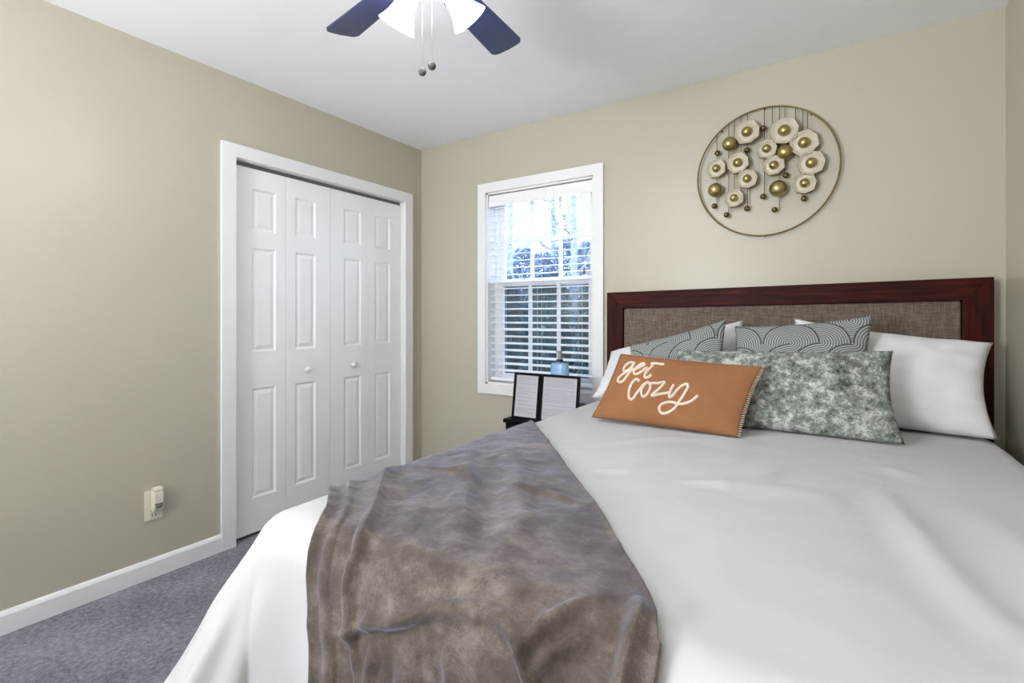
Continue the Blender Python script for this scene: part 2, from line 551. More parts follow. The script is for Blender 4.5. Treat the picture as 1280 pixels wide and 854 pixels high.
obj('meeting_rail', bm, 'vinyl', win)
bm = NB(); box(bm, 1.30, 1.345, 0.066, 0.0795, 1.446, 1.460, 0.003); tube(bm, [(1.322, 0.068, 1.456), (1.322, 0.06, 1.466), (1.350, 0.056, 1.468)], 0.005, 8)
obj('sash_lock', bm, 'vinyl', win, True)
bm = box(NB(), SX0 + 0.01, SX1 - 0.01, 0.1385, 0.1395, WZ0 + 0.02, 1.42)
obj('insect_screen', bm, 'screen', win)

# blind
bl = empty('window_blind', (1.0, 0.04, 1.99), 'white horizontal slat blind hanging open inside the window frame', 'blind')
def rel(bmx): 
    bmesh.ops.translate(bmx, verts=bmx.verts, vec=(-1.0, -0.04, -1.99)); return bmx
BX0, BX1 = 0.622, 1.386
obj('valance', rel(box(NB(), BX0 - 0.002, BX1 + 0.002, 0.006, 0.014, 1.940, 2.016, 0.002)), 'blind', bl)
obj('headrail', rel(box(NB(), BX0 + 0.003, BX1 - 0.003, 0.018, 0.068, 1.975, 2.020, 0.003)), 'blind', bl)
bm = NB()
z = 1.935
tilt = R(10)
while z > 0.80:
    ring0 = []
    N = 5
    top0, top1, b0, b1 = [], [], [], []
    for k in range(N):
        s = -1 + 2 * k / (N - 1)
        yy = 0.044 + s * 0.025 * math.cos(tilt); zz = z + s * 0.025 * math.sin(tilt) + 0.0025 * (1 - s * s)
        top0.append(bm.verts.new((BX0, yy, zz + 0.0014))); top1.append(bm.verts.new((BX1, yy, zz + 0.0014)))
        b0.append(bm.verts.new((BX0, yy, zz - 0.0014))); b1.append(bm.verts.new((BX1, yy, zz - 0.0014)))
    for k in range(N - 1):
        bm.faces.new((top0[k], top0[k + 1], top1[k + 1], top1[k])); bm.faces.new((b0[k], b1[k], b1[k + 1], b0[k + 1]))
        bm.faces.new((top0[k], b0[k], b0[k + 1], top0[k + 1])); bm.faces.new((top1[k], top1[k + 1], b1[k + 1], b1[k]))
    bm.faces.new((top0[0], top1[0], b1[0], b0[0])); bm.faces.new((top0[-1], b0[-1], b1[-1], top1[-1]))
    z -= 0.0462
obj('slats', rel(bm), 'blind', bl)
obj('bottom_rail', rel(box(NB(), BX0, BX1, 0.020, 0.068, 0.757, 0.777, 0.004)), 'blind', bl)
bm = NB()
for x in (0.72, 1.0, 1.29):
    for y in (0.0175, 0.0705):
        tube(bm, [(x, y, 1.98), (x, y, 0.765)], 0.0009, 5)
obj('ladder_cords', rel(bm), 'cord', bl)
bm = NB(); tube(bm, [(1.335, 0.003, 1.96), (1.335, 0.002, 1.475)], 0.0014, 6)
pc = obj('pull_cord', rel(bm), 'cord', bl)
bm = lathe(NB(), [(0.0, 0.0), (0.008, 0.002), (0.0085, 0.012), (0.004, 0.028), (0.0, 0.029)], 12, Matrix.Translation((1.335, 0.002, 1.447)))
obj('cord_tassel', rel(bm), 'walnut_knob', pc, True)

# ------------------------------------------------------------------ outside
bm = NB()
bmesh.ops.create_grid(bm, x_segments=8, y_segments=8, size=30, matrix=Matrix.Translation((-4, 30.4, -0.45)))
tag(obj('lawn', bm, 'lawn'), 'dull lawn outside the window', 'lawn', kind='structure')

def bare_tree(x, y, h, r, seed, label):
    rnd = random.Random(seed)
    e = empty('tree', (x, y, -0.45), label, 'tree', 'bare trees outside the window')
    tr, br = NB(), NB()
    top = Vector((rnd.uniform(-.3, .3), rnd.uniform(-.3, .3), h))
    pts = [Vector((0, 0, 0)).lerp(top, t) + Vector((rnd.uniform(-.05, .05), rnd.uniform(-.05, .05), 0)) * (t > 0) for t in np.linspace(0, 1, 9)]
    tube(tr, pts, [r * (1 - 0.75 * t) for t in np.linspace(0, 1, 9)], 9)
    obj('trunk', tr, 'bark', e, True)
    def grow(br, p, d, L, rr, depth):
        q = p + d * L
        mid = p.lerp(q, .5) + Vector((rnd.uniform(-1, 1), rnd.uniform(-1, 1), rnd.uniform(-1, 1))) * L * .06
        tube(br, [p, mid, q], [rr, rr * .8, rr * .55], 5)
        if depth:
            for _ in range(3):
                nd = (d + Vector((rnd.uniform(-.8, .8), rnd.uniform(-.8, .8), rnd.uniform(-.3, .6)))).normalized()
                grow(br, p.lerp(q, rnd.uniform(.4, .95)), nd, L * rnd.uniform(.5, .7), rr * .5, depth - 1)
    for i in range(15 if y < 12 else 34):
        br = NB()
        t = rnd.uniform(.22, .98)
        a = rnd.uniform(0, 2 * PI)
        grow(br, Vector((0, 0, 0)).lerp(top, t), Vector((math.cos(a), math.sin(a), rnd.uniform(.3, .9))).normalized(), (.8 if y < 12 else 1.5) * (1.3 - t), r * .28 * (1.1 - t) + .006, 3)
        obj('branch', br, 'bark', e, True)

def shrub(x, y, w, h, n, leaf, mat, seed, label, group, name='evergreen_shrub', cat='shrub'):
    rnd = random.Random(seed)
    e = empty(name, (x, y, -0.45), label, cat, group)
    st = NB()
    for i in range(5):
        a = rnd.uniform(0, 2 * PI)
        tube(st, [(0, 0, 0), (math.cos(a) * w * .12, math.sin(a) * w * .12, h * .4), (math.cos(a) * w * .25, math.sin(a) * w * .25, h * .8)], [.04, .03, .01], 6)
    obj('stems', st, 'bark', e, True)
    f = NB()
    for i in range(n):
        a = rnd.uniform(0, 2 * PI); t = rnd.uniform(0.02, 1)
        rad = w * .5 * (math.sin(PI * min(1, .12 + t * .86)) ** .4) * rnd.uniform(.55, 1.0)
        c = Vector((math.cos(a) * rad, math.sin(a) * rad, h * t + rnd.uniform(-.1, .1)))
        d = Vector((rnd.gauss(0, 1), rnd.gauss(0, 1), rnd.gauss(0, .7))).normalized()
        u = d.cross(Vector((0, 0, 1)) if abs(d.z) < .9 else Vector((1, 0, 0))).normalized() * leaf * .5 * rnd.uniform(.6, 1.3)
        v = d * leaf * rnd.uniform(.7, 1.5)
        up = u.cross(v).normalized() * leaf * .15
        f.faces.new([f.verts.new(c + q) for q in (-v * .5, u + up, v * .5, -u + up)])
    obj('foliage', f, mat, e)

for i, (x, y, w, h) in enumerate(((-3.45, 6.0, 1.15, 2.55), (-2.25, 6.0, 1.15, 2.45), (-1.05, 6.0, 1.15, 2.5), (-4.65, 6.0, 1.15, 2.6), (0.15, 5.9, 1.15, 2.3))):
    shrub(x, y, w, h, 5200, 0.085, 'leaf_near', 20 + i, 'dark evergreen shrub seen through the lower sash', 'dark shrubs outside the window')
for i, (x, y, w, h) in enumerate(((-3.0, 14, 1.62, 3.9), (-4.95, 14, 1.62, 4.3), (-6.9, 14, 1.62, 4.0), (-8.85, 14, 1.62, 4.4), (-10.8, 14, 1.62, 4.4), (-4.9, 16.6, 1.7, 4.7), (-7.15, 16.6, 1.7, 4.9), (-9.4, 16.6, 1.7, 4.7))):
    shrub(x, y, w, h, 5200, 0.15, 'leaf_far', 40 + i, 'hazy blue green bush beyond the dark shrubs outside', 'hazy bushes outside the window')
for i, (x, y, h, r) in enumerate(((-3.16, 8.9, 9, .12), (-5.10, 9.1, 9, .11), (-7.3, 10.6, 10, .12), (-9.6, 20.0, 12, .22), (-6.0, 20.5, 12, .22))):
    bare_tree(x, y, h, r, 70 + i, 'tall bare winter tree outside beyond the window glass')

# ------------------------------------------------------------------ bed frame
bed = empty('bed', (2.33, -1.1, 0), 'dark mahogany bed with a taupe upholstered headboard against the beige wall', 'bed')
def relb(b): bmesh.ops.translate(b, verts=b.verts, vec=(-2.33, 1.1, 0)); return b
bm = NB()
HX0, HX1, HZ = 1.516, 3.146, 1.338
def hb_piece(name, poly, mat):
    b_m = NB(); prism(b_m, poly, -.080, -.022)
    for v in b_m.verts:
        if v.co.z > 0.5: v.co.z += 0.0125 * (v.co.x - 2.33)
    o = obj(name, relb(b_m), mat, bed)
    m_ = o.modifiers.new('bevel', 'BEVEL'); m_.width = .0015; m_.segments = 2
hb_piece('headboard_post', [(HX0, 0.0), (HX0 + .095, 0.0), (HX0 + .095, HZ - .090), (HX0, HZ)], 'wood_v')
hb_piece('headboard_post', [(HX1, 0.0), (HX1, HZ), (HX1 - .095, HZ - .090), (HX1 - .095, 0.0)], 'wood_v')
hb_piece('headboard_rail', [(HX0, HZ), (HX0 + .095, HZ - .090), (HX1 - .095, HZ - .090), (HX1, HZ)], 'wood')
obj('headboard_rail', relb(box(bm, HX0 + .09, HX1 - .09, -.072, -.030, 0.30, 0.45)), 'wood', bed)
bm = NB()
box(bm, HX0 + .096, HX1 - .096, -.074, -.034, 0.45, HZ - .091, .012)
for v in bm.verts:
    if v.co.z > 1.0: v.co.z += 0.0125 * (v.co.x - 2.33)
obj('upholstered_panel', relb(bm), 'linen', bed, True)
smooth_angle(bed.children[-1], 50)
for x0, x1 in ((1.545, 1.575), (3.045, 3.075)):
    obj('side_rail', relb(box(NB(), x0, x1, -2.09, -.08, .22, .36, .004)), 'wood', bed)
obj('foot_rail', relb(box(NB(), 1.575, 3.045, -2.09, -2.06, .22, .36, .004)), 'wood', bed)
for x in (1.56, 3.01):
    for y in (-2.08, -1.0):
        obj('leg', relb(box(NB(), x, x + .05, y, y + .05, 0, .23, .004)), 'wood', bed)
bm = box(NB(), 1.58, 3.04, -2.05, -.09, .37, .705, .05)
obj('mattress', relb(bm), 'pillow_white', bed, True)

# ------------------------------------------------------------------ cloth over the bed
rng = np.random.RandomState(3)
_perm = rng.permutation(512)
_grad = rng.uniform(0, 2 * np.pi, 512)
def perlin(x, y):
    xi = np.floor(x).astype(int); yi = np.floor(y).astype(int)
    xf = x - xi; yf = y - yi
    def g(ix, iy, dx, dy):
        h = _grad[_perm[(_perm[ix % 512] + iy) % 512]]
        return np.cos(h) * dx + np.sin(h) * dy
    u = xf * xf * xf * (xf * (xf * 6 - 15) + 10); v = yf * yf * yf * (yf * (yf * 6 - 15) + 10)
    a = g(xi, yi, xf, yf) * (1 - u) + g(xi + 1, yi, xf - 1, yf) * u
    b = g(xi, yi + 1, xf, yf - 1) * (1 - u) + g(xi + 1, yi + 1, xf - 1, yf - 1) * u
    return a * (1 - v) + b * v
def fbm(x, y, oct=4, ph=0.0):
    s = 0; a = 1.0
    for k in range(oct):
        s = s + a * perlin(x * 2 ** k + 13.7 * k + ph, y * 2 ** k - 7.1 * k + ph); a *= .5
    return s
def ridge(x, y, pts, w, amp):
    """a crease along a polyline: raised on one side and sunk on the other"""
    best = np.full(x.shape, 9.0); side = np.zeros(x.shape); along = np.zeros(x.shape)
    L = len(pts) - 1
    for i, (p, q) in enumerate(zip(pts, pts[1:])):
        dx, dy = q[0] - p[0], q[1] - p[1]
        l2 = dx * dx + dy * dy
        t = np.clip(((x - p[0]) * dx + (y - p[1]) * dy) / l2, 0, 1)
        ex, ey = x - p[0] - t * dx, y - p[1] - t * dy
        d = np.hypot(ex, ey)
        s = np.sign(ex * dy - ey * dx)
        m = d < best
        best = np.where(m, d, best); side = np.where(m, s, side); along = np.where(m, (i + t) / L, along)
    taper = np.clip(np.sin(np.pi * np.clip(along, 0.02, .98)), 0, 1) ** .6
    w = w * 1.9
    return amp * taper * (np.exp(-(best / w) ** 2) - .5 * np.exp(-((best - 2.1 * w) / (1.3 * w)) ** 2) * (side > 0))

TX0, TX1, TY0, TZ = 1.585, 3.055, -2.09, 0.748
RND = 0.085
def drape(px, py, off=0.0):
    """where a point of the flat cloth ends up when it lies over the bed"""
    qx = np.clip(px, TX0, TX1); qy = np.maximum(py, TY0)
    ox, oy = px - qx, py - qy
    d = np.hypot(ox, oy)
    dd = np.where(d < 1e-9, 1, d)
    nx, ny = ox / dd, oy / dd
    corner = np.clip(2 * np.abs(nx * ny), 0, 1) ** .8
    side_flare = np.where(nx > .7, 0.02, np.where(nx < -.7, .10, .07))
    flare = side_flare * (1 - corner) + corner * np.where(px < 2.3, 0.62, 0.08)
    th = np.arctan(flare)
    r = RND + off
    phm = np.pi / 2 - th
    arc = (RND) * phm
    ph = np.minimum(d / RND, phm)
    rest = np.maximum(d - arc, 0)
    h = r * np.sin(ph) + np.sin(th) * rest
    v = r * (1 - np.cos(ph)) + np.cos(th) * rest - off
    # soft vertical folds where it hangs
    hang = np.clip((d - .06) / .25, 0, 1)
    along = np.where(np.abs(ny) > np.abs(nx), px, py)
    h = h + hang * (.012 * np.sin(along * 17 + 1.0) + .008 * np.sin(along * 31 + 2)) * (1 - .7 * corner) * np.where(nx > .5, .3, 1)
    crown = .012 * np.sin(np.pi * np.clip((px - TX0) / (TX1 - TX0), 0, 1)) * np.clip((0.2 - py) / .6, 0, 1)
    return qx + nx * h, qy + ny * h, TZ + crown - v

def duvet_bumps(x, y):
    b = .0045 * fbm(x * 2.6, y * 2.6, 3, 3.3) + .0022 * fbm(x * 7 + 2, y * 5, 3, 9.1)
    for pts, w, a in CREASES: b = b + 1.5 * ridge(x, y, pts, w * .75, a)
    return b
CREASES = [
    ([(2.30, -1.44), (2.38, -1.42), (2.46, -1.30), (2.50, -1.17)], .012, .005),
    ([(2.25, -1.50), (2.42, -1.38), (2.60, -1.36)], .030, .004),
    ([(1.98, -1.15), (2.10, -1.02), (2.17, -.93)], .018, .005),
    ([(2.05, -1.48), (2.13, -1.43), (2.17, -1.33)], .014, .004),
    ([(2.72, -1.20), (2.75, -1.45), (2.80, -1.72), (2.86, -1.95)], .022, .006),
    ([(2.90, -1.25), (2.93, -1.5), (2.95, -1.8)], .03, .005),
    ([(2.74, -.98), (2.80, -1.05)], .02, .004),
    ([(1.42, -2.2), (1.28, -2.33), (1.14, -2.46)], .022, .007),
    ([(1.52, -2.3), (1.45, -2.45), (1.36, -2.62)], .020, .008),
    ([(1.62, -2.25), (1.58, -2.4), (1.52, -2.6)], .022, .007),
]
def grid_cloth(name, U, V, fx, bumps, off, mat, parent=None, thick=.012):
    """fx(u, v) -> flat coordinates"""
    u, v = np.meshgrid(np.linspace(0, 1, U), np.linspace(0, 1, V), indexing='ij')
    px, py = fx(u, v)
    X, Y, Z = drape(px, py, off)
    P = np.stack([X, Y, Z], -1)
    du = np.gradient(P, axis=0); dv = np.gradient(P, axis=1)
    n = np.cross(du, dv); n /= np.maximum(np.linalg.norm(n, axis=-1, keepdims=True), 1e-9)
    mid = n[U // 2, V // 2]
    if mid[2] < 0: n = -n
    P = P + n * bumps(px, py, u, v)[..., None]
    me = bpy.data.meshes.new(name)
    idx = np.arange(U * V).reshape(U, V)
    q = np.stack([idx[:-1, :-1], idx[1:, :-1], idx[1:, 1:], idx[:-1, 1:]], -1).reshape(-1, 4)
    me.from_pydata(P.reshape(-1, 3).tolist(), [], q.tolist())
    bmx = NB(); bmx.from_mesh(me)
    up = sum((f.normal.z for f in bmx.faces))
    if up < 0: bmesh.ops.reverse_faces(bmx, faces=bmx.faces)
    bmx.to_mesh(me); bmx.free()
    for p in me.polygons: p.use_smooth = True
    me.materials.append(M[mat])
    o = bpy.data.objects.new(name, me); COL.objects.link(o)
    if parent: o.parent = parent
    s = o.modifiers.new('thickness', 'SOLIDIFY'); s.thickness = thick; s.offset = -1
    return o

duv = grid_cloth('duvet', 200, 220, lambda u, v: (1.19 + u * (3.43 - 1.19), -2.62 + v * (2.62 - .30)),
                 lambda px, py, u, v: duvet_bumps(px, py), 0.0, 'duvet', thick=.02)
tag(duv, 'white duvet spread over the bed and hanging to the carpet side', 'duvet')

# throw blanket: a diagonal strip; right edge E(v), other edge F(v) in flat cloth coordinates
def smooth_path(P, t):
    P = [np.array(p, float) for p in P]
    Q = [2 * P[0] - P[1]] + P + [2 * P[-1] - P[-2]]
    out = []
    for i in range(1, len(Q) - 2):
        for k in range(24):
            w = k / 24
            out.append(.5 * (2 * Q[i] + (Q[i + 1] - Q[i - 1]) * w + (2 * Q[i - 1] - 5 * Q[i] + 4 * Q[i + 1] - Q[i + 2]) * w * w + (3 * Q[i] - Q[i - 1] - 3 * Q[i + 1] + Q[i + 2]) * w ** 3))
    out.append(P[-1]); out = np.array(out)
    L = np.concatenate([[0], np.cumsum(np.hypot(*np.diff(out, axis=0).T))]); L /= L[-1]
    return np.stack([np.interp(t, L, out[:, 0]), np.interp(t, L, out[:, 1])], -1)
EDGE_R = [(1.20, -.62), (1.50, -.93), (1.845, -1.34), (2.074, -1.625), (2.206, -1.787), (2.317, -1.941), (2.396, -2.05), (2.43, -2.12), (2.44, -2.18), (2.45, -2.62)]
EDGE_L = [(1.20, -1.52), (1.35, -1.78), (1.54, -1.965), (1.69, -2.09), (1.765, -2.19), (1.80, -2.30), (1.815, -2.40), (1.82, -2.62)]
def throw_xy(u, v):
    r = smooth_path(EDGE_R, v); l = smooth_path(EDGE_L, v)
    p = r * (1 - u)[..., None] + l * u[..., None]
    return p[..., 0], p[..., 1]
T_CREASES = [
    ([(1.85, -2.29), (1.916, -2.257), (1.946, -2.233), (1.985, -2.226), (2.07, -2.19), (2.146, -2.168), (2.225, -2.164), (2.29, -2.19)], .010, .013),
    ([(2.19, -2.16), (2.25, -2.185), (2.29, -2.25)], .009, .009),
    ([(1.95, -2.23), (1.955, -2.30), (1.94, -2.45)], .012, .008),
    ([(2.25, -2.20), (2.278, -2.151), (2.33, -2.10)], .008, .009),
    ([(2.27, -2.21), (2.295, -2.18), (2.34, -2.145)], .008, .008),
    ([(2.38, -2.06), (2.400, -2.10), (2.402, -2.168), (2.385, -2.25), (2.36, -2.40)], .012, .012),
    ([(1.50, -1.68), (1.60, -1.84), (1.78, -2.037), (1.87, -2.147), (1.925, -2.343), (1.93, -2.5)], .011, .012),
    ([(1.60, -1.50), (1.80, -1.73), (1.952, -1.934), (2.071, -2.103)], .022, .007),
    ([(1.70, -1.42), (1.88, -1.62), (2.07, -1.90), (2.14, -2.08)], .025, .007),
    ([(1.62, -1.72), (1.76, -1.70), (1.88, -1.78)], .015, .006),
    ([(1.95, -1.75), (2.05, -1.74), (2.16, -1.76)], .010, .005),
    ([(2.12, -2.20), (2.13, -2.30), (2.12, -2.5)], .016, .008),
    ([(2.24, -2.22), (2.24, -2.32), (2.22, -2.5)], .012, .010),
    ([(2.04, -2.24), (2.03, -2.35), (2.03, -2.5)], .016, .007),
    ([(2.33, -2.20), (2.335, -2.3), (2.33, -2.45)], .012, .008),
]
def throw_bumps(px, py, u, v):
    b = duvet_bumps(px, py)
    b = b + .0075 * (fbm(px * 5, py * 5, 3, 21.0)) + .0025 * fbm(px * 16 + 4, py * 16, 3, 5.0)
    pl_ = np.clip((u - .82) / .18, 0, 1) * np.clip((v - .15) / .3, 0, 1)
    b = b + .009 * pl_ ** .6 * (.5 - .5 * np.cos((u - .82) / .18 * 2 * np.pi * 2.5)) * (u > .82)
    b = b + .006 * np.exp(-(u / .012) ** 2)
    for pts, w, a in T_CREASES: b = b + 1.7 * ridge(px, py, pts, w * .7, a)
    return np.maximum(b - duvet_bumps(px, py), -.002) + duvet_bumps(px, py)
thr = grid_cloth('throw_blanket', 300, 330, throw_xy, throw_bumps, 0.012, 'throw', thick=.008)
tag(thr, 'taupe plush throw draped across the corner of the white duvet', 'blanket')

# ------------------------------------------------------------------ pillows
def pillow(name, bl_, br_, tr_, tl_, T, mat, label, cat='pillow', group=None, n=44, pinch=.06, wr=.004, seed=0, ears=1.0, sub=None, power=.5):
    """cushion spanned by four corner points; T half thickness. Local axes: x along the bottom, z up the cushion, y its back"""
    bl_, br_, tr_, tl_ = map(Vector, (bl_, br_, tr_, tl_))
    c = (bl_ + br_) / 2
    ex = ((br_ - bl_) + (tr_ - tl_)).normalized()
    ez = ((tl_ - bl_) + (tr_ - br_)); ez = (ez - ex * ez.dot(ex)).normalized()
    ey = ez.cross(ex)                       # towards the headboard
    Mx = Matrix((ex, ey, ez)).transposed().to_4x4(); Mx.translation = c
    inv = Mx.inverted()
    cs = [inv @ p for p in (bl_, br_, tr_, tl_)]
    def S(u, v, side):
        """u, v in -1..1, side -1 front / +1 back"""
        uu = u * (1 - pinch * (1 - v * v) * u * u)
        vv = v * (1 - pinch * (1.2 if v > 0 else .3) * (1 - u * u) * v * v)
        s, t = (uu + 1) / 2, (vv + 1) / 2
        p = cs[0] * ((1 - s) * (1 - t)) + cs[1] * (s * (1 - t)) + cs[2] * (s * t) + cs[3] * ((1 - s) * t)
        prof = max(0.0, (1 - abs(u) ** 2.4) * (1 - abs(v) ** 2.2)) ** power
        nz = mnoise.noise(Vector((u * 2.2 + seed * 7.3, v * 1.6 - seed, side * 3.1 + seed))) * wr * 1.8
        nz += mnoise.noise(Vector((u * 5.5 + seed, v * 4.5 + seed * 2, side + 9.2))) * wr
        edge = max(0.0, 1 - prof)
        nz2 = wr * .8 * math.sin((u * 9 if abs(v) > abs(u) else v * 7) * 2.1 + seed) * edge * prof * 2
        return Vector(p) + Vector((0, side * (T * prof + (nz + nz2) * min(1, prof * 2)), 0))
    bm = NB()
    grids = []
    for side in (-1, 1):
        g = [[bm.verts.new(S(-1 + 2 * i / n, -1 + 2 * j / n, side)) for j in range(n + 1)] for i in range(n + 1)]
        for i in range(n):
            for j in range(n):
                f = (g[i][j], g[i + 1][j], g[i + 1][j + 1], g[i][j + 1])
                bm.faces.new(f if side < 0 else f[::-1])
        grids.append(g)
    bmesh.ops.remove_doubles(bm, verts=bm.verts, dist=1e-5)
    o = obj(name, bm, mat, None, True)
    o.matrix_world = Mx
    tag(o, label, cat, group)
    return o, S

pillow('bed_pillow', (2.44, -.38, .764), (3.10, -.38, .757), (3.122, -.19, 1.092), (2.46, -.19, 1.185), .095, 'pillow_white',
       'big white pillow on the wall side of the bed, fully showing its open end', 'pillow', seed=1, wr=.007, pinch=.10)
pillow('bed_pillow', (1.55, -.37, .768), (2.28, -.37, .768), (2.25, -.19, 1.175), (1.585, -.19, 1.00), .085, 'pillow_white',
       'white pillow at the window side, mostly hidden behind the rust and grey cushions', 'pillow', seed=2, wr=.006)
pillow('throw_pillow', (2.24, -.53, .775), (2.72, -.53, .775), (2.745, -.34, 1.197), (2.238, -.34, 1.146), .06, 'arcs',
       'grey arc patterned cushion standing upright in front of the big white pillow', 'cushion', seed=3)
pillow('throw_pillow', (1.80, -.53, .775), (2.22, -.53, .775), (2.205, -.36, 1.180), (1.755, -.36, 1.046), .06, 'arcs',
       'grey arc patterned cushion slumped sideways behind the rust orange cushion', 'cushion', seed=4)
pillow('lumbar_pillow', (2.03, -.70, .765), (2.815, -.675, .765), (2.795, -.52, 1.068), (2.03, -.53, 1.045), .06, 'camo',
       'long grey green speckled lumbar cushion behind the rust orange one', 'cushion', seed=5, wr=.007)
org, OS = pillow('lumbar_pillow', (1.764, -.85, .770), (2.335, -.87, .765), (2.395, -.70, 1.003), (1.835, -.70, 1.029), .05, 'rust',
       'rust orange lumbar cushion lettered get cozy in cream', 'cushion', seed=6, wr=.003, pinch=.035)

# lettering, traced stroke by stroke (photo pixels -> cushion coordinates)
STR = [
 [(285,98),(250,86),(205,90),(160,125),(132,178),(160,205),(215,185),(262,135),(285,98)],
 [(285,98),(262,150),(235,215),(190,275),(150,325),(100,345),(65,325),(80,280),(135,238),(200,213),(275,192),(345,175),(415,145),(425,118),(385,115),(325,160),(285,212),(300,252),(350,248),(410,212),(468,168)],
 [(540,125),(500,180),(460,230),(437,280),(452,310),(490,305),(525,275)],
 [(505,115),(560,110),(620,120),(682,130)],
 [(370,358),(350,328),(310,330),(265,380),(240,450),(236,520),(258,572),(300,567),(340,515),(385,455),(430,400),(470,380)],
 [(470,380),(420,425),(405,490),(425,542),(465,535),(510,470),(520,410),(490,376),(450,388)],
 [(520,400),(545,388),(610,388),(700,376),(640,450),(540,535),(620,525),(720,510),(765,500)],
 [(815,405),(790,450),(765,510),(765,558),(800,540),(860,470),(930,415),(980,405),(990,440),(950,510),(890,600),(820,690),(740,740),(670,745),(636,705),(650,655),(710,625),(790,620),(880,640),(960,630),(1040,600),(1112,540)],
]
src = np.array([(741, 524), (924, 548), (955, 461), (776, 443)], float)
dst = np.array([(-1, -1), (1, -1), (1, 1), (-1, 1)], float)
A = []
for (x, y), (a, b) in zip(src, dst):
    A.append([x, y, 1, 0, 0, 0, -a * x, -a * y]); A.append([0, 0, 0, x, y, 1, -b * x, -b * y])
hh = np.append(np.linalg.solve(np.array(A), dst.reshape(-1)), 1).reshape(3, 3)
def catmull(pts, m=5):
    pts = [np.array(p, float) for p in pts]
    P = [2 * pts[0] - pts[1]] + pts + [2 * pts[-1] - pts[-2]]
    out = []
    for i in range(1, len(P) - 2):
        for k in range(m):
            t = k / m
            out.append(.5 * (2 * P[i] + (P[i + 1] - P[i - 1]) * t + (2 * P[i - 1] - 5 * P[i] + 4 * P[i + 1] - P[i + 2]) * t * t + (3 * P[i] - P[i - 1] - 3 * P[i + 1] + P[i + 2]) * t ** 3))
    out.append(pts[-1])
    return out
bm = NB()
for st in STR:
    pts = []
    for p in catmull(st):
        q = hh @ np.array([770 + p[0] / 10.05, 450 + p[1] / 10.05, 1]); q = q[:2] / q[2]
        s = OS(float(q[0]), float(q[1]), -1)
        pts.append(s + Vector((0, -.0005, 0)))
    tube(bm, pts, .0060, 8)
lt = obj('lettering', bm, 'thread', org, True)
lt['label'] = 'cream raised lettering get cozy'
bm = NB()
for k in range(34):
    v = -1 + 2 * (k + .5) / 34
    for u in (-1, 1):
        a, b, c = OS(u * .985, v, -1), OS(u, v, -1) + Vector((u * .005, 0, .003)), OS(u * .985, v + .01, 1)
        tube(bm, [a + Vector((0, -.001, 0)), b, c + Vector((0, .001, 0))], .0017, 5)
for k in range(60):
    u = -1 + 2 * (k + .5) / 60
    a, b, c = OS(u, .98, -1), OS(u, 1, -1) + Vector((.002, 0, .003)), OS(u, .98, 1)
    tube(bm, [a, b, c], .0010, 5)
es = obj('edge_stitching', bm, 'thread', org, True)
es['label'] = 'cream whip stitched edging'

# ------------------------------------------------------------------ wall art
art = empty('wall_art', (2.322, -.028, 1.59), 'round brass ring wall art hung with shell flowers and gold balls above the headboard', 'wall decor')
AC = Vector((2.322, -.028, 1.908))
AR = .316
# pixel readings of the piece (zoom of the photo) turned into positions on its plane
_f = 626.24; _yaw = .57796
def on_plane(zx, zy, y=-.028):
    x, yy = 850 + zx / 4.268, 110 + zy / 4.268
    r = np.array([math.cos(_yaw), math.sin(_yaw), 0]); fw = np.array([-math.sin(_yaw), math.cos(_yaw), 0])
    d = fw + (x - 640) / _f * r - (yy - 395.82) / _f * np.array([0, 0, 1])
    o = np.array([2.6303, -2.7847, 1.1909]); t = (y - o[1]) / d[1]
    p = o + d * t
    return Vector((p[0], p[1], p[2]))
aloc = Vector(art.location)
bm = NB()
tube(bm, [AC - aloc + Vector((math.cos(a) * AR, 0, math.sin(a) * AR)) for a in np.linspace(0, 2 * PI, 96, endpoint=False)], .0042, 8, closed=True)
obj('ring', bm, 'bronze', art, True)
RODS = [(197, 622), (260, 665), (290, 575), (325, 570), (360, 632), (450, 570), (492, 395), (530, 640), (560, 455), (617, 270), (655, 580), (681, 395)]
for zx, zy in RODS:
    p = on_plane(zx, zy)
    dx = p.x - AC.x
    top = AC.z + math.sqrt(max(0, AR * AR - dx * dx))
    bm = tube(NB(), [(p.x - aloc.x, 0, top - aloc.z), (p.x - aloc.x, 0, p.z - aloc.z)], .0018, 6)
    obj('rod', bm, 'bronze', art, True)
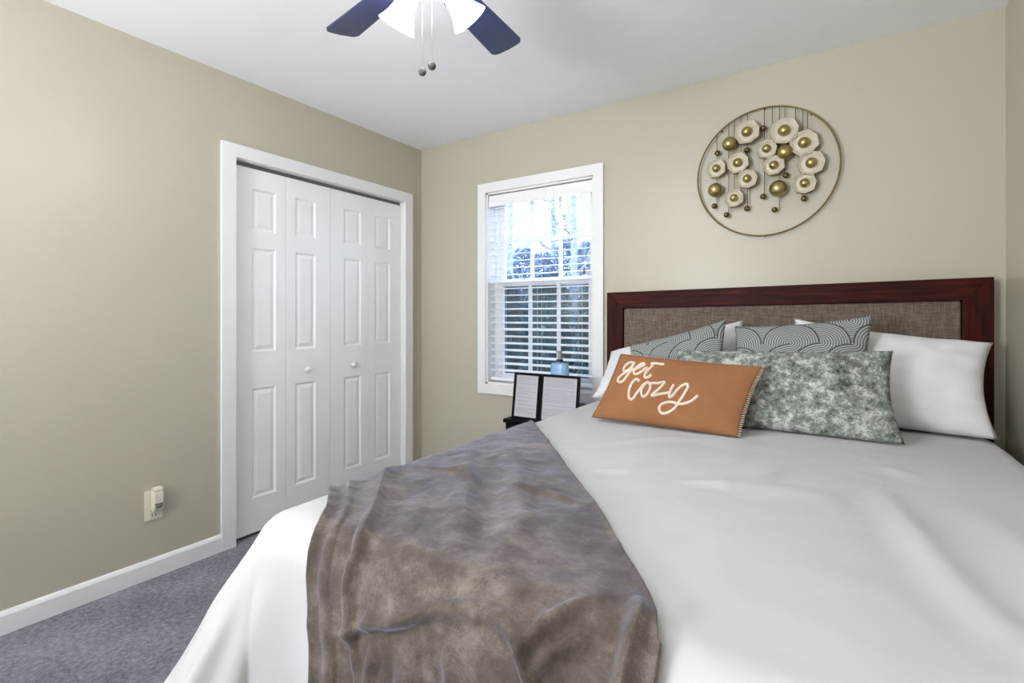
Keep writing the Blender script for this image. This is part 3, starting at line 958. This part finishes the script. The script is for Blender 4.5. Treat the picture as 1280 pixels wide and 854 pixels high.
for zx, zy, r in ((357, 235, 66), (556, 228, 71), (662, 293, 68), (462, 325, 52), (308, 400, 58), (193, 430, 52), (700, 400, 64), (500, 412, 54), (358, 485, 53), (288, 588, 51), (665, 508, 55)):
    p = on_plane(zx, zy, -.048) - aloc
    rr = r / 4.268 * 2.58 / 626 * 1.0
    bm = NB()
    ph0 = random.uniform(0, PI / 4)
    n8 = 8
    rings = []
    for fr, dy in ((.97, 0.007), (.97, -.0045), (.72, .004), (.45, .002), (0.2, .006)):
        rings.append([bm.verts.new(p + Vector((math.cos(ph0 + 2 * PI * k / n8) * rr * fr * (1 if k % 2 else .95), dy, math.sin(ph0 + 2 * PI * k / n8) * rr * fr * (1 if k % 2 else .95)))) for k in range(n8)])
    for a, b in zip(rings, rings[1:]):
        for k in range(n8): bm.faces.new((a[k], a[(k + 1) % n8], b[(k + 1) % n8], b[k]))
    bm.faces.new(rings[0][::-1]); bm.faces.new(rings[-1])
    fl = obj('flower', bm, 'shell', art)
    bm = sphere(NB(), p + Vector((0, -.004, 0)), rr * .40)
    obj('flower_center', bm, 'brass', fl, True)
    rm = NB()
    pr = [(p.x + math.cos(ph0 + 2 * PI * k / n8) * rr * (1.0 if k % 2 else .95), p.z + math.sin(ph0 + 2 * PI * k / n8) * rr * (1.0 if k % 2 else .95)) for k in range(n8)]
    ins = [(p.x + (a_ - p.x) * .93, p.z + (b_ - p.z) * .93) for a_, b_ in pr]
    for k in range(n8):
        k2 = (k + 1) % n8
        q = [(pr[k], pr[k2]), (ins[k2], ins[k])]
        quad4 = [pr[k], pr[k2], ins[k2], ins[k]]
        prism(rm, quad4, p.y - .002, p.y + .016, 'y')
    obj('flower_rim', rm, 'bronze', fl)
for zx, zy, r in ((265, 298, 37), (560, 343, 38), (188, 545, 37), (523, 537, 41)):
    p = on_plane(zx, zy, -.040) - aloc
    obj('gold_ball', sphere(NB(), p, r / 4.268 * 2.58 / 626, 18, 12), 'brass', art, True)
for zx, zy in ((199, 348), (357, 332), (445, 215), (565, 467), (443, 580), (182, 630), (248, 677), (357, 643), (504, 650), (662, 590)):
    p = on_plane(zx, zy) - aloc
    obj('bead', sphere(NB(), p, 14.5 / 4.268 * 2.58 / 626, 12, 8), 'bronze', art, True)
for x, zz in ((-.2, .2447), (.2, .2447), (0, -AR), (0, AR)):
    bm = tube(NB(), [(x, 0.0, .318 + zz), (x, .027, .318 + zz)], .004, 8)
    obj('wall_standoff', bm, 'bronze', art, True)

# ------------------------------------------------------------------ outlet and plug-in
bm = box(NB(), 0.0, .006, -1.797, -1.724, .262, .398, .002)
out = tag(obj('wall_outlet', bm, 'plate'), 'ivory outlet plate on the beige wall near the closet', 'outlet')
bm = box(NB(), .0055, .0085, -1.778, -1.743, .270, .300, .0012)
obj('outlet_socket', bm, 'plate', out)
for dy in (-.007, .007):
    obj('slot', box(NB(), .0082, .0090, -1.7605 + dy - .0012, -1.7605 + dy + .0012, .280, .290), 'dark', out)
fr = empty('air_freshener', (.0065, -1.752, .345), 'small cream plug in air freshener in the wall outlet', 'air freshener')
def relf(b): bmesh.ops.translate(b, verts=b.verts, vec=(-.0065, 1.752, -.345)); return b
bm = NB()
prism(bm, [(.0065, .303), (.030, .303), (.038, .312), (.042, .332), (.043, .355), (.042, .380), (.039, .396), (.0065, .398)], -1.774, -1.732, 'y')
bod = obj('body', relf(bm), 'plastic', fr)
b_ = bod.modifiers.new('bevel', 'BEVEL'); b_.width = .006; b_.segments = 3
bm = NB(); prism(bm, [(.008, .398), (.040, .398), (.037, .410), (.010, .412)], -1.772, -1.734, 'y')
cp_ = obj('cap', relf(bm), 'plate', fr); b_ = cp_.modifiers.new('bevel', 'BEVEL'); b_.width = .003; b_.segments = 2
for w_, zz in ((.034, .343), (.030, .335), (.024, .327)):
    bm = tube(NB(), [(.0405 + .0035 * math.cos(t), -1.753 + w_ / 2 * math.sin(t), zz - .004 * math.cos(t)) for t in np.linspace(-1.3, 1.3, 9)], .0021, 6)
    obj('vent_slot', relf(bm), 'pendant', fr, True)

# ------------------------------------------------------------------ nightstand and what stands on it
NX0, NX1, NY0, NY1, NZ = .975, 1.435, -.345, -.022, .590
ns = empty('nightstand', (1.205, -.19, 0), 'small black nightstand between the bed and the window', 'nightstand')
def reln(b): bmesh.ops.translate(b, verts=b.verts, vec=(-1.205, .19, 0)); return b
obj('top', reln(box(NB(), NX0, NX1, NY0, NY1, NZ - .022, NZ, .002)), 'black', ns)
bm = NB()
box(bm, NX0 + .012, NX0 + .030, NY0 + .012, NY1, .12, NZ - .022); box(bm, NX1 - .030, NX1 - .012, NY0 + .012, NY1, .12, NZ - .022)
box(bm, NX0 + .03, NX1 - .03, NY1 - .012, NY1, .12, NZ - .022); box(bm, NX0 + .03, NX1 - .03, NY0 + .012, NY1 - .012, .12, .138)
box(bm, NX0 + .03, NX1 - .03, NY0 + .012, NY1 - .012, .352, .364)
obj('body', reln(bm), 'black', ns)
for z0, z1 in ((.142, .350), (.366, .564)):
    d = obj('drawer', reln(box(NB(), NX0 + .033, NX1 - .033, NY0, NY0 + .018, z0, z1, .002)), 'black', ns)
    k = lathe(NB(), [(0, .022), (.010, .020), (.011, .014), (.005, .008), (.005, 0), (0, 0)], 12, Matrix.Translation((1.205, NY0, (z0 + z1) / 2)) @ Matrix.Rotation(PI / 2, 4, 'X'))
    obj('knob', reln(k), 'steel', d, True)
for x in (NX0 + .015, NX1 - .05):
    for y in (NY0 + .015, NY1 - .05):
        obj('leg', reln(box(NB(), x, x + .035, y, y + .035, 0, .12, .002)), 'black', ns)

# hinged double frame (leans back a little)
df = empty('document_frame', (1.19, -.30, NZ), 'hinged black double frame with two printed sheets on the nightstand', 'picture frame')
df.rotation_euler = (R(-8), 0, 0)
def leafframe(x0, x1, rz, hgt):
    fm = NB(); frame_rect(fm, x0, x1, 0.0, hgt, .015, -.006, .008, 'y')
    pv = Matrix.Rotation(rz, 4, 'Z')
    bmesh.ops.transform(fm, matrix=pv, verts=fm.verts)
    f = obj('frame', fm, 'black', df)
    b = box(NB(), x0 + .006, x1 - .006, .003, .007, .006, hgt - .006); bmesh.ops.transform(b, matrix=pv, verts=b.verts)
    obj('backing', b, 'black', f)
    p = box(NB(), x0 + .010, x1 - .010, -.001, .0025, .010, hgt - .010); bmesh.ops.transform(p, matrix=pv, verts=p.verts)
    sh = obj('printed_sheet', p, 'paper', f)
    ln = NB()
    z = hgt - .035
    rnd = random.Random(int(abs(x0) * 1000) + 3)
    while z > .03:
        a = x0 + .026 + rnd.choice((0, 0, .012)); e = x1 - .026 - rnd.choice((0, .01, .05))
        box(ln, a, e, -.0016, -.0009, z, z + .004)
        z -= rnd.choice((.011, .011, .022))
    bmesh.ops.transform(ln, matrix=pv, verts=ln.verts)
    obj('text_lines', ln, 'ink', sh)
leafframe(-.182, -.0015, R(0), .272)
leafframe(.0015, .240, R(3), .272)

bt = empty('pump_bottle', (1.275, -.20, NZ), 'bottle of pale blue liquid with a grey pump behind the double frame', 'bottle')
bm = NB()
prof2 = [(0, 0), (.053, 0), (.056, .004), (.056, .320), (.050, .328), (.018, .332), (.018, .338), (0, .338)]
lathe(bm, prof2, 28)
for v in bm.verts: v.co.y *= .75
obj('bottle_body', bm, 'bottle', bt, True); smooth_angle(bt.children[-1], 40)
obj('pump_collar', lathe(NB(), [(0, .338), (.020, .338), (.020, .352), (.014, .354), (0, .354)], 20), 'collar', bt, True); smooth_angle(bt.children[-1], 40)
bm = lathe(NB(), [(0, .352), (.013, .352), (.013, .392), (.016, .394), (.016, .402), (0, .404)], 18)
box(bm, -.024, 0.0, -.006, .006, .392, .402, .002)
obj('pump_head', bm, 'pump', bt)

# ------------------------------------------------------------------ ceiling fan
FX, FY = 1.585, -1.66
fan = empty('ceiling_fan', (FX, FY, H), 'dark bladed ceiling fan with frosted bell lamp shades', 'ceiling fan')
obj('canopy', lathe(NB(), [(0, 0), (.068, 0), (.066, -.015), (.040, -.040), (.014, -.046), (0, -.046)], 28), 'fan_body', fan, True)
obj('downrod', lathe(NB(), [(0, -.04), (.013, -.04), (.013, -.085), (0, -.085)], 14), 'fan_body', fan, True)
obj('motor_housing', lathe(NB(), [(0, -.078), (.040, -.080), (.080, -.092), (.092, -.120), (.090, -.155), (.070, -.180), (.055, -.190), (0, -.190)], 32), 'fan_body', fan, True)
obj('switch_housing', lathe(NB(), [(0, -.188), (.050, -.190), (.052, -.225), (.060, -.232), (.060, -.250), (.030, -.268), (.012, -.276), (0, -.277)], 28), 'fan_body', fan, True)
for k in range(5):
    a = R(95.5 + 72 * k + (1.8 if k == 1 else 0))
    Rz = Matrix.Rotation(a, 4, 'Z')
    pit = Matrix.Translation((0, 0, -.188)) @ Matrix.Rotation(R(-12), 4, 'X')
    bm = NB()
    w0, w1, L0, L1 = .050, .066, .165, .530
    poly = [(L0, -w0), (L1 - .020, -w1), (L1 - .004, -w1 + .010), (L1, -w1 + .024), (L1 + .004, 0), (L1, w1 - .024), (L1 - .004, w1 - .010), (L1 - .020, w1), (L0, w0), (L0 - .008, w0 - .015), (L0 - .008, -w0 + .015)]
    prism(bm, poly, -.003, .003, 'z')
    bmesh.ops.transform(bm, matrix=Rz @ pit, verts=bm.verts)
    bo = obj('blade', bm, 'blade', fan)
    bm = NB()
    box(bm, .070, .20, -.014, .014, -.001, .006, .002); box(bm, .175, .235, -.032, .032, .003, .007, .002)
    bmesh.ops.transform(bm, matrix=Rz @ pit, verts=bm.verts)
    obj('blade_iron', bm, 'steel', bo)
va = 123.1
for ang in (va - 66, va + 50, va + 170):
    a = R(ang)
    Rz = Matrix.Rotation(a, 4, 'Z')
    # arm
    bm = tube(NB(), [Rz @ Vector(p) for p in ((.040, 0, -.240), (.058, 0, -.234), (.068, 0, -.238))], .010, 10)
    arm = obj('lamp_arm', bm, 'fan_body', fan, True)
    Mx = Rz @ Matrix.Translation((.062, 0, -.232)) @ Matrix.Rotation(R(180 - 42), 4, 'Y')
    sp = [(.020, .0), (.026, .004), (.029, .018), (.031, .040), (.035, .065), (.043, .088), (.056, .112), (.060, .118), (.0585, .119), (.054, .113), (.041, .089), (.033, .066), (.029, .041), (.027, .018), (.020, .004)]
    sp = [(r_, z_ * 1.0) for r_, z_ in sp]
    bm = NB(); lathe(bm, sp, 32, Mx, caps=False)
    sh = obj('lamp_shade', bm, 'lamp', fan, True)
    bm = NB(); sphere(bm, (0, 0, .055), .022, 14, 10, 1.35); bmesh.ops.transform(bm, matrix=Mx, verts=bm.verts)
    obj('bulb', bm, 'bulb', fan, True)
for (x, y, z) in ((1.548, -1.635, 1.950), (1.597, -1.645, 1.951)):
    p = Vector((x - FX, y - FY, z - H))
    bm = tube(NB(), [(p.x * .8, p.y * .8, -.262), (p.x, p.y, -.30), p + Vector((0, 0, .012))], .0006, 6)
    ch = obj('pull_chain', bm, 'chain', fan, True)
    obj('pull_ball', sphere(NB(), p, .0125, 14, 10), 'pendant', ch, True)

bpy.context.view_layer.update()
